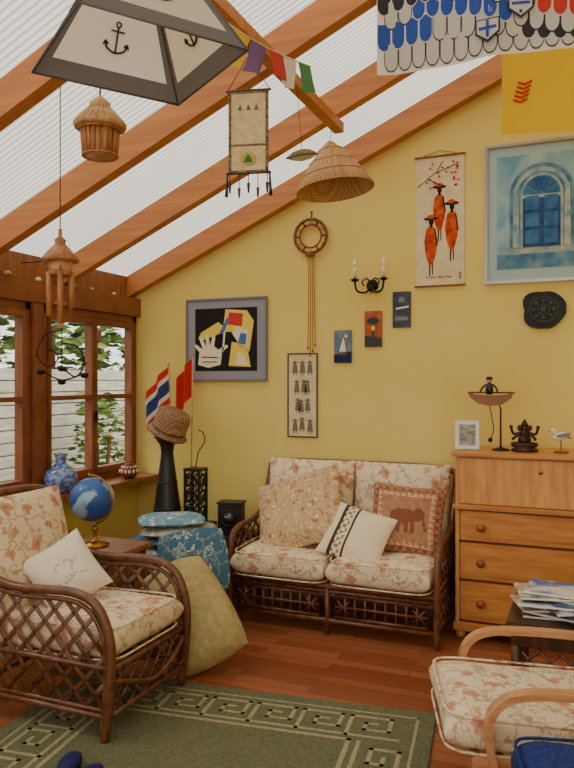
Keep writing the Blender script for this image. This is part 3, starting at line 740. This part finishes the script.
# ------------------------------------------------------------------ hanging things
m=M('anchor_pendant_lampshade'); 
SG=sheer('shade_grey',(112,108,106),.4); SCm=sheer('shade_cream',(236,230,214),.6); SD=mat('shade_anchor',(58,58,62),.8); SWh=mat('shade_piping',(220,214,196),.8)
side=.385; Zr=2.25; hh=.25; tp=.12
m.T=Matrix.Translation((2.26,-3.285,Zr))@Matrix.Rotation(radians(55.4),4,'Z')
Rb=[Vector((a*side/2,b*side/2,0)) for a,b in ((-1,-1),(1,-1),(1,1),(-1,1))]; Rt=[Vector((v.x*tp/(side/2)*.5,v.y*tp/(side/2)*.5,hh)) for v in Rb]
for k in range(4):
    a,b,c,d=Rb[k],Rb[(k+1)%4],Rt[(k+1)%4],Rt[k]
    nrm=(b-a).cross(d-a).normalized(); ex=(b-a).normalized(); mid=(a+b)/2; ey=((c+d)/2-mid); Lh=ey.length; ey.normalize()
    def Q(x,y,o): return mid+ex*x+ey*y+nrm*o
    wb=side/2; wt=tp/2
    def wid(y): return wb+(wt-wb)*y/Lh
    y0,y1=.045,Lh-.012
    O=[a,b,c,d]; I=[Q(-wid(y0)+.022,y0,0),Q(wid(y0)-.022,y0,0),Q(wid(y1)-.010,y1,0),Q(-wid(y1)+.010,y1,0)]
    m.add(O+I,[[0,1,5,4],[1,2,6,5],[2,3,7,6],[3,0,4,7]],SG); m.add(I,[[0,1,2,3]],SCm)
    for o in (.0025,-.0025):
        o2=o*1.0; s=.78
        def pth(P,r=.0022,cl=False,sm=0): m.tube([Q(x*s,.125+y*s,o2) for x,y in P],r,SD,6,sm=sm,closed=cl)
        pth([(0,-.045),(0,.03)]); pth([(-.022,.018),(.022,.018)],.002); pth([(.008*cos(t*.785),.038+.008*sin(t*.785)) for t in range(8)],.0018,True)
        pth([(-.036,-.018),(-.028,-.036),(0,-.047),(.028,-.036),(.036,-.018)],.0024,sm=4)
        for q in (-1,1): pth([(q*.036,-.014),(q*.042,-.028)],.002); pth([(q*.036,-.014),(q*.026,-.024)],.002)
    m.tube([a,b],.003,SG,6); m.tube([c,d],.004,SWh,6); m.tube([a,d],.003,SG,6)
m.tube([(0,0,hh),(0,0,.86)],.004,WHITE,6); m.lathe([(.02,0),(.022,.05),(.01,.07)],WHITE,(0,0,hh-.07),14)
for k in range(2): m.tube([Rt[k],Rt[k+2]],.002,IRON,5)
m.ball((0,0,hh-.11),.03,WHITE); m.obj()
m=M('bamboo_pendant_lantern'); m.T=Matrix.Translation((1.80,-2.82,2.215))
m.lathe([(.0,.0),(.045,.0),(.05,.012),(.055,.085),(.052,.09)],BAMBL,n=24)
for k in range(20):
    a=2*pi*k/20; m.tube([(.050*cos(a),.050*sin(a),.0),(.058*cos(a),.058*sin(a),.09)],.006,BAMB,6)
for zz,rr in ((.003,.054),(.085,.064)): m.tube([(rr*cos(2*pi*k/24),rr*sin(2*pi*k/24),zz) for k in range(24)],.005,BAMB,6,closed=True)
m.lathe([(.080,.09),(.083,.10),(.05,.14),(.03,.155),(.034,.17),(.012,.19),(0,.195)],BAMBL,n=24)
for k in range(24):
    a=2*pi*k/24; m.tube([(.083*cos(a),.083*sin(a),.099),(.032*cos(a),.032*sin(a),.157)],.004,BAMBL,5)
m.tube([(0,0,.19),(0,0,ZR(1.8)-2.215+.01)],.003,BROWN,6); m.obj()
m=M('bamboo_wind_chime'); m.T=Matrix.Translation((1.24,-2.35,1.74))
m.lathe([(.075,.245),(.078,.255),(.04,.30),(.02,.32),(.024,.335),(.008,.35),(.008,.38),(0,.385)],BAMB,n=20)
m.lathe([(.045,.20),(.05,.245)],BAMBL,n=16); m.lathe([(.055,.185),(.058,.20),(.05,.205)],BAMB,n=16)
for k in range(6):
    a=2*pi*k/6+.2; L=.15+.03*(k%3); x,y=.05*cos(a),.05*sin(a)
    m.tube([(x,y,.24),(x,y,.20)],.0015,BROWN,5); m.tube([(x,y,.20),(x,y,.20-L)],.012,BAMB,8)
    m.tube([(x,y,.26),(x*.9,y*.9,.2)],.004,BAMBL,6)
m.tube([(0,0,.24),(0,0,.08)],.0015,BROWN,5); m.lathe([(.025,0),(.025,.01)],BAMBL,(0,0,.07),12); m.tube([(0,0,.07),(0,0,0)],.0015,BROWN,5); m.box((0,0,-.0),(.03,.004,.05),BAMBL)
m.tube([(0,0,.38),(0,0,ZR(1.24)-1.74+.01)],.0025,BROWN,6); m.obj()
m=M('embroidered_hanging_banner'); m.T=Matrix.Translation((1.93,-2.0,0))@Matrix.Rotation(radians(14),4,'Z')
BN=mat('banner_cloth',(214,198,154),.9,col2=(198,180,134),scale=40); BNE=mat('banner_edge',(74,62,50),.9,col2=(150,130,96),scale=90)
m.b2((-.08,-.003,2.375),(.08,.003,2.71),BN,0)
for (a,b,c,d) in ((-.085,-.073,2.37,2.715),(.073,.085,2.37,2.715)): m.b2((a,-.005,c),(b,.005,d),BNE,0)
for zz in (2.37,2.48,2.70): m.b2((-.085,-.005,zz),(.085,.005,zz+.008),BNE,0)
for zz in (2.713,2.368): m.tube([(-.095,0,zz),(.095,0,zz)],.006,DARKW)
m.poly(ell(-.0,2.425,.035,.028,16),-.0065,mat('embroidery_gold',(186,164,80),.8)); m.poly([(-.02,2.41),(.02,2.41),(.012,2.43),(0,2.445),(-.012,2.43)],-.008,GREEN)
for k in range(3): m.poly([(-.045+.035*k,2.63),(-.025+.035*k,2.63),(-.035+.035*k,2.655)],-.0045,BNE,.001)
for k in range(5):
    x=-.08+.04*k; m.tube([(x,0,2.365),(x,0,2.32-.02*(k%2))],.002,BLACK,5); m.tube([(x,0,2.325-.02*(k%2)),(x,0,2.285-.02*(k%2))],.008,BLACK if k%2==0 else BROWN,6,rend=.004)
for s in (-1,1): m.tube([(s*.09,0,2.37),(s*.095,0,2.27)],.004,BLACK,6,rend=.008)
m.tube([(-.09,0,2.715),(0,0,2.86),(.09,0,2.715)],.002,BROWN,5); m.tube([(0,0,2.86),(0,0,2.93)],.002,BROWN,5)
m.obj()
m=M('woven_conical_hat'); HW=weave('hat_weave',(200,158,104),(164,116,70),80,.4); m.T=Matrix.Translation((1.94,-.91,2.56))@Matrix.Rotation(radians(-7),4,'Y')
prof=[(.215,0),(.22,.008),(.18,.075),(.13,.15),(.07,.225),(.02,.275),(0,.285)]
m.lathe(prof+[(0,.275),(.015,.262),(.065,.212),(.125,.14),(.175,.066),(.21,.003),(.215,0)],HW,n=40,cap=False)
for rr,zz in ((.218,.003),(.18,.078),(.13,.152),(.07,.228)): m.tube([(rr*cos(2*pi*k/36),rr*sin(2*pi*k/36),zz) for k in range(36)],.0035,BAMBL,6,closed=True)
m.tube([(0,0,.28),(.03,0,.37)],.002,BROWN,5); m.obj()
m=M('leaf_shaped_hanging_ornament'); m.T=Matrix.Translation((1.95,-1.44,2.60))@Matrix.Rotation(radians(12),4,'Z')
lf=[(-.08,-.01),(-.04,.02),(.0,.032),(.04,.028),(.08,.006),(.04,-.016),(0,-.026),(-.04,-.022)]
m.prism(lf,-.006,.006,mat('leaf_green_tan',(150,140,96),.6)); m.tube([(-.08,-.007,-.01),(0,-.009,.003),(.08,-.007,.005)],.003,BROWN,5)
for k in range(5): m.tube([(-.05+.025*k,-.008,.004),(-.04+.025*k,-.008,.018)],.0015,BROWN,4)
m.tube([(0,0,.03),(-.025,0,.33)],.0015,BROWN,5); m.obj()
m=M('prayer_flag_bunting')
cols=[sheer('flag_y',(224,196,70),.4),sheer('flag_p',(120,96,146),.4),sheer('flag_b',(84,96,160),.4),sheer('flag_r',(196,60,44),.4),sheer('flag_g',(80,136,86),.4),sheer('flag_w',(224,218,204),.4)]
st=[]; n=9
for k in range(n+1):
    q=k/n; st.append(Vector((1.88+.18*q,-2.66+1.05*q,2.92+.03*q-.05*sin(pi*q))))
m.tube(st,.0025,WHITE,5)
for k in range(n):
    a,b=st[k],st[k+1]; d=(b-a); a2=a+d*.05; b2=a+d*.95; tw=random.uniform(-.05,.05); L=.125
    rows=5; vs=[]
    for j in range(rows+1):
        for i in range(4):
            p=a2.lerp(b2,i/3); 
            vs.append((p.x+.02*sin(i*2+k)*j/rows+tw*j/rows,p.y+.01*sin(j+k)*j/rows,p.z-L*j/rows))
    fsx=[[j*4+i,j*4+i+1,(j+1)*4+i+1,(j+1)*4+i] for j in range(rows) for i in range(3)]
    m.add(vs,fsx,cols[(5,4,3,0,0,1,3,5,4)[k]],True)
m.obj()
m=M('nautical_scale_banner'); m.T=Matrix.Translation((2.39,-1.66,0))@Matrix.Rotation(radians(3),4,'Z')
BWt=sheer('banner_white',(230,226,216),.4); BBk=sheer('banner_black',(36,36,42),.1); BBl=sheer('banner_blue',(44,84,176),.3); BRd=sheer('banner_red',(206,54,42),.3)
Wb=1.0; zt,zb=3.24,2.835
def wv(x): return .022*sin(x*9)+.008*sin(x*23)
def cloth(pts,o,mt): m.add([(p[0],wv(p[0])-o,p[1]) for p in pts],[list(range(len(pts)))],mt,True)
nx=24; vs=[]
for j in range(2):
    for i in range(nx+1):
        x=Wb*i/nx; vs.append((x,wv(x),(zt if j else zb)))
m.add(vs,[[i,i+1,nx+2+i,nx+1+i] for i in range(nx)],BWt,True)
# curved ribbons of rounded feather scallops, each row following an arc
def crv(x): return .075*sin(x*5.2+.4)-.02*x
sx=.060; Lh=.075
rowc=[ # (position, colour by x)
 (0,lambda q:BWt),
 (1,lambda q:BBl if q<.22 else (BWt if q<.58 else BBk)),
 (2,lambda q:BWt if q<.18 else (BBl if q<.55 else BWt)),
 (3,lambda q:BBk if q<.3 else (BWt if q<.62 else BRd)),
 (4,lambda q:BRd if q<.26 else (BBk if q<.6 else (BWt if q<.8 else BBl))),
 (5,lambda q:BRd if q<.2 else (BBl if q<.7 else BRd))]
for (j,cf) in rowc:
    for i in range(int(Wb/sx)+1):
        cx=i*sx+(sx/2 if j%2 else 0)
        if cx<sx*.49 or cx>Wb-sx*.49: continue
        zc=zb+.055+j*.068+(crv(cx)*min(1,j/2.0))
        if zc+.02>zt: continue
        zc=max(zc,zb+.045)
        top=min(zc+Lh,zt-.002)
        c=cf(cx/Wb); o=.003+.0012*j
        for (w_,h_,oo,cc) in ((sx*.5,.046,0,BBk if c is BWt else BWt),(sx*.44,.040,.0006,c)):
            cloth(ell(cx,zc,w_,h_,12,pi,2*pi)+[(cx+w_,top),(cx-w_,top)],o+oo,cc)
for (ex,ez) in ((.47,2.945),(.60,3.03)):
    cloth([(ex-.05,ez+.04),(ex-.05,ez-.02),(ex,ez-.06),(ex+.05,ez-.02),(ex+.05,ez+.04)],.019,BBk)
    cloth([(ex-.043,ez+.034),(ex-.043,ez-.017),(ex,ez-.050),(ex+.043,ez-.017),(ex+.043,ez+.034)],.0205,BWt)
    cloth([(ex-.006,ez+.03),(ex-.006,ez-.04),(ex+.006,ez-.04),(ex+.006,ez+.03)],.022,BBl); cloth([(ex-.035,ez+.006),(ex-.035,ez-.006),(ex+.035,ez-.006),(ex+.035,ez+.006)],.022,BBl)
m.tube([(-.02,0,zt),(Wb+.02,0,zt)],.008,DARKW)
for x in (.2,.9): m.tube([(x,0,zt),(x,.06,max(ZR(2.39+x)+.01,zt+.01))],.002,BROWN,5)
m.obj()
m=M('yellow_hanging_flag'); YF=sheer('flag_cloth_yellow',(238,196,30),.45); m.T=Matrix.Translation((2.83,-.85,0))
vs=[];nx=20
for j in range(2):
    for i in range(nx+1):
        x=.62*i/nx; vs.append((x,.02*sin(x*14),3.38 if j else 2.775+.02*sin(x*10+.8)-.02))
m.add(vs,[[i,i+1,nx+2+i,nx+1+i] for i in range(nx)],YF,True)
for kk in range(5):
    x=.055+.006*kk; y=lambda q:.02*sin(q*14)-.004; zc=2.94+.022*kk
    m.add([(x,y(x),zc),(x+.035,y(x+.035),zc-.014),(x+.07,y(x+.07),zc),(x+.07,y(x+.07),zc+.014),(x+.035,y(x+.035),zc),(x,y(x),zc+.014)],[[0,1,4,5],[1,2,3,4]],RED)
m.tube([(-.02,0,3.38),(.66,0,3.38)],.007,DARKW); 
for x in (.12,.57): m.tube([(x,0,3.38),(x,.03,ZR(2.83+x)+.01)],.002,BROWN,5)
m.obj()
m=M('iron_candle_mobile'); m.T=Matrix.Translation((.35,-1.29,1.60))@Matrix.Rotation(radians(38),4,'Z')
m.tube([(0,0,.20),(0,0,-.02)],.003,IRON,6); m.tube([(0,0,.20),(-.1,0,.16),(-.14,0,.05),(-.08,0,-.02),(-.02,0,.03),(-.06,0,.08)],.0045,IRON,6,sm=6)
m.tube([(0,0,.12),(.09,0,.10),(.13,0,.0),(.08,0,-.08),(.02,0,-.04)],.0045,IRON,6,sm=6); m.tube([(-.12,0,-.04),(0,0,-.10),(.13,0,-.06)],.0045,IRON,6,sm=6)
for (x,z) in ((-.12,-.04),(0,-.10),(.13,-.06),(.0,-.02)):
    m.lathe([(.0,-.03),(.02,-.025),(.026,0),(.022,.002),(.016,-.02),(0,-.022)],IRON,(x,0,z),12)
for (x,z) in ((-.14,.05),(.13,0),(-.06,.08),(.02,-.04)): m.ball((x,0,z),.012,BRONZE,10)
m.tube([(0,0,.2),(0,0,.62)],.002,IRON,5); m.tube([(0,0,.62),(-.25,.21,.62)],.004,IRON,5); m.obj()

# ------------------------------------------------------------------ left corner
m=M('blue_ceramic_vase'); VB=mat('blue_glaze',(140,160,196),.25,col2=(74,100,164),scale=40,lo=.45,hi=.55)
m.lathe([(0,0),(.05,0),(.085,.03),(.105,.08),(.096,.13),(.058,.165),(.032,.19),(.032,.22),(.048,.25),(.040,.248),(.024,.22),(.02,.19)],VB,(.14,-1.05,.781),28); m.obj()
m=M('striped_ceramic_pot'); c=(.15,-.33,.781)
m.lathe([(0,0),(.03,0),(.06,.025),(.068,.055),(.055,.085),(.03,.10),(.032,.11),(.024,.11)],mat('pot_brown',(120,60,36),.4),c,24)
for k in range(14):
    a=2*pi*k/14; m.ball((c[0]+.063*cos(a),c[1]+.063*sin(a),c[2]+.055),(.010,.010,.014),CREAM,8)
    m.ball((c[0]+.05*cos(a+.2),c[1]+.05*sin(a+.2),c[2]+.085),(.007,.007,.008),CREAM,8)
m.obj()
m=M('wooden_side_table'); 
m.b2((.46,-1.56,.52),(.89,-1.13,.55),MIDW,.006); m.b2((.49,-1.53,.40),(.86,-1.16,.52),MIDW,.004); m.b2((.53,-1.535,.42),(.82,-1.525,.505),MIDW,.003)
for x in (.50,.85):
    for y in (-1.52,-1.17): m.b2((x-.018,y-.018,0),(x+.018,y+.018,.4),MIDW)
m.b2((.5,-1.52,.14),(.85,-1.17,.16),MIDW); m.obj()
m=M('desk_globe'); g=(.62,-1.35,.815)
GB=mat('globe_sea',(40,86,158),.3,col2=(150,184,204),scale=9,lo=.52,hi=.58,detail=6)
m.ball(g,.126,GB,32)
m.tube([(g[0]+.138*sin(t),g[1],g[2]+.138*cos(t)) for t in [pi*k/20-.2 for k in range(21)]],.005,BRASS,6)
m.lathe([(.075,0),(.078,.01),(.03,.025),(.012,.04),(.010,.075),(.016,.085),(.02,.10),(.01,.118),(0,.118)],BRASS,(g[0]+.02,g[1],.551),20)
m.lathe([(.006,0),(.006,.03)],BRASS,(g[0]-.025,g[1],g[2]+.118),8)
m.obj()
m=M('wicker_stool'); 
m.b2((.60,-1.02,.31),(1.04,-.60,.35),RATT,.008)
for x in (.63,1.01):
    for y in (-.99,-.63): m.tube([(x,y,0),(x,y,.32)],.018,RATT,10)
for zz in (.12,.28):
    for y in (-.99,-.63): m.tube([(.63,y,zz),(1.01,y,zz)],.010,RATT)
    for x in (.63,1.01): m.tube([(x,-.99,zz),(x,-.63,zz)],.010,RATT)
m.obj()
BC=floral('blue_cushion_fabric',(104,146,168),(52,86,128),(170,192,194),(200,200,180),9,.85); BC2=floral('teal_cushion_fabric',(66,102,124),(36,62,94),(150,176,176),(164,166,144),10,.85); BC3=floral('grey_cushion_fabric',(158,160,146),(84,108,116),(110,138,146),(190,184,158),9,.85)
z=.352
for k,(dx,dy,a,w,mtc) in enumerate(((0,.01,.1,.47,BC2),(.02,.02,.42,.45,BC3),(-.02,.01,-.12,.46,BC2),(.03,.02,.3,.44,BC3),(-.03,.03,.6,.42,BC))):
    pillow('blue_seat_cushion',w,w*.9,.066,mtc,(.83+dx,-.82+dy,z+.034),(radians(1.5*(k%2)),0,a),False,pin=.0,rnd=.22); z+=.057
pillow('blue_seat_cushion',.42,.40,.07,BC2,(1.115,-1.06,.43),orient(radians(24),radians(66),.15),pin=0,rnd=.22)
m=M('wooden_plant_stand')
m.b2((.42,-.55,.46),(.79,-.16,.49),DARKW); 
for x in (.45,.76):
    for y in (-.52,-.19): m.b2((x-.015,y-.015,0),(x+.015,y+.015,.46),DARKW)
m.obj()
m=M('black_trumpet_vase'); c=(.54,-.43,.491)
m.lathe([(0,0),(.105,0),(.108,.03),(.095,.10),(.075,.25),(.055,.40),(.042,.50),(.05,.555),(.08,.60),(.098,.615),(.085,.615),(.04,.55),(.03,.5)],BLACK,c,32)
for zz,rr in ((.12,.094),(.3,.069),(.48,.044)): m.tube([(c[0]+rr*cos(2*pi*k/30),c[1]+rr*sin(2*pi*k/30),c[2]+zz) for k in range(30)],.005,BLACK,6,closed=True)
m.obj()
m=M('woven_basket_hat'); m.T=Matrix.Translation((.575,-.43,1.205))@Matrix.Rotation(radians(26),4,'Y')
WB=weave('basket_weave',(170,128,90),(116,80,54),75)
m.lathe([(.115,-.085),(.14,-.095),(.148,-.082),(.120,-.068),(.122,.03),(.112,.075),(.10,.085),(.0,.09)],WB,n=30,cap=False)
m.lathe([(.142,-.09),(.115,-.075),(.112,.03),(.0,.08)],WB,n=30,cap=False)
m.tube([(.122*cos(2*pi*k/30),.122*sin(2*pi*k/30),-.05) for k in range(30)],.007,RATT,6,closed=True)
m.obj()
def flag(nm,base,top,w,h,cols,ya,drop):
    m=M(nm); b,t=Vector(base),Vector(top); m.tube([b,t],.005,BAMBL,6); m.ball(t,.008,BRASS,8); m.lathe([(.022,0),(.024,.01),(.01,.018),(.006,.05)],BLACK,(b.x,b.y,b.z),14)
    d=(t-b).normalized(); ex=Vector((cos(ya),sin(ya),drop)).normalized()
    nx,nz=18,15
    P=lambda i,j: t-d*(h*(1-j/nz))+ex*(w*i/nx)+Vector((0,0.02*sin(i*.7),-.02*(i/nx)**2))
    for i in range(nx):
        for j in range(nz):
            m.add([P(i,j),P(i+1,j),P(i+1,j+1),P(i,j+1)],[[0,1,2,3]],cols((i+.5)/nx,(j+.5)/nz),False)
    m.obj()
FR=sheer('flagcloth_red',(206,50,44),.35); FB=sheer('flagcloth_blue',(48,66,140),.35); FWt=sheer('flagcloth_white',(230,228,224),.35)
flag('striped_hand_flag',(.47,-.21,.491),(.40,-.19,1.62),.28,.28,lambda x,y:(FB if abs(y-.5)<.17 else (FWt if abs(y-.5)<.33 else FR)),pi+.25,-1.2)
flag('red_hand_flag',(.60,-.215,.491),(.61,-.20,1.68),.22,.28,lambda x,y:FR,pi,-1.2)
m=M('carved_black_candle_stand'); m.T=Matrix.Translation((.715,-.34,.491))
m.box((0,0,.012),(.13,.13,.024),BLACK); m.box((0,0,.385),(.13,.13,.02),BLACK)
for a in (-1,1):
    for b in (-1,1): m.b2((a*.055-.008,b*.055-.008,.02),(a*.055+.008,b*.055+.008,.38),BLACK)
for k in range(4):
    m.T=Matrix.Translation((.715,-.34,.491))@Matrix.Rotation(k*pi/2,4,'Z')
    for zz in (.09,.2,.31):
        m.tube([(.04*cos(2*pi*t/16),-.056,zz+.045*sin(2*pi*t/16)) for t in range(16)],.006,BLACK,6,closed=True)
        m.tube([(-.04,-.056,zz-.045),(.04,-.056,zz+.045)],.004,BLACK,6); m.tube([(.04,-.056,zz-.045),(-.04,-.056,zz+.045)],.004,BLACK,6)
m.T=Matrix.Translation((.715,-.34,.491))
m.tube([(0,0,.39),(.02,0,.5),(.07,0,.58),(.06,0,.64),(.02,0,.66)],.004,IRON,6,sm=6)
m.obj()
m=M('small_side_table'); m.b2((.90,-.50,.425),(1.14,-.14,.45),DARKW); 
for x in (.92,1.12):
    for y in (-.48,-.16): m.b2((x-.014,y-.014,0),(x+.014,y+.014,.425),DARKW)
m.b2((.92,-.485,.2),(1.12,-.475,.42),MIDW); m.b2((.92,-.47,.2),(1.12,-.16,.22),DARKW); m.obj()
m=M('black_mantel_clock'); m.T=Matrix.Translation((1.0,-.35,.451))@Matrix.Rotation(radians(12),4,'Z')
m.box((0,0,.105),(.165,.12,.21),BLACK,None,.01); m.box((0,0,.215),(.18,.135,.014),BLACK); m.box((0,0,.008),(.18,.135,.016),BLACK)
m.lathe([(.055,0),(.06,.006),(.05,.012),(.048,.006),(0,.006)],BRONZE,(0,-.06,.12),24,Matrix.Rotation(radians(90),4,'X')); m.lathe([(.046,0),(0,.001)],mat('clock_dial',(70,70,76),.4),(0,-.068,.12),24,Matrix.Rotation(radians(90),4,'X'))
for a in (1.2,2.8): m.tube([(0,-.071,.12),(.03*cos(a),-.071,.12+.03*sin(a))],.002,WHITE,5)
m.obj()
YC=mat('mustard_canvas',(178,162,112),.9,col2=(160,144,94),scale=30,bump=.3)
pillow('mustard_floor_cushion',.44,.58,.24,YC,(1.315,-1.45,.275),orient(radians(24),radians(63),radians(24)),pin=-.01,taper=.16,rnd=.20)
m=M('pair_of_slippers')
for k,(x,y,a) in enumerate(((1.44,-2.56,.3),(1.56,-2.60,.15))):
    m.T=Matrix.Translation((x,y,.0145))@Matrix.Rotation(a,4,'Z')
    m.ball((0,0,.009),(.045,.125,.009),BLACK); m.ball((0,.045,.030),(.042,.075,.028),NAVY); m.ball((0,-.06,.018),(.034,.045,.008),GREY)
m.obj()
m=M('seashell_collection')
for k in range(8):
    y=-.3-.21*k+.05*sin(k*5); s=.7+.4*abs(sin(k*3)); c=(CREAM,BAMBL,GREY,BROWN)[k%4]
    if k%2: m.ball((-.005,y,2.131+.018*s),(.022*s,.03*s,.018*s),c,10)
    else: m.lathe([(0,0),(.022*s,.004),(.026*s,.016*s),(.014*s,.026*s),(0,.034*s)],c,(-.005,y,2.131),12)
m.obj()

# ------------------------------------------------------------------ lights, world, camera
w=bpy.data.worlds.new('overcast_sky'); bpy.context.scene.world=w; w.use_nodes=True
bg=w.node_tree.nodes['Background']; bg.inputs[0].default_value=(1.0,.955,.875,1); bg.inputs[1].default_value=2.2
s=bpy.data.lights.new('hazy_sun','SUN'); s.energy=2.6; s.angle=radians(30); s.color=(1,.93,.80)
so=bpy.data.objects.new('hazy_sun',s); bpy.context.collection.objects.link(so); so.rotation_euler=Vector((-.45,-.35,.8)).to_track_quat('Z','Y').to_euler()
cam=bpy.data.cameras.new('camera'); co=bpy.data.objects.new('camera',cam); bpy.context.collection.objects.link(co)
co.location=(3.24,-4.7,1.5); co.rotation_euler=(radians(90),0,radians(22.8))
cam.sensor_fit='HORIZONTAL'; cam.sensor_width=36; cam.lens=715/574*36; cam.shift_y=-4/574; cam.clip_start=.05
bpy.context.scene.camera=co
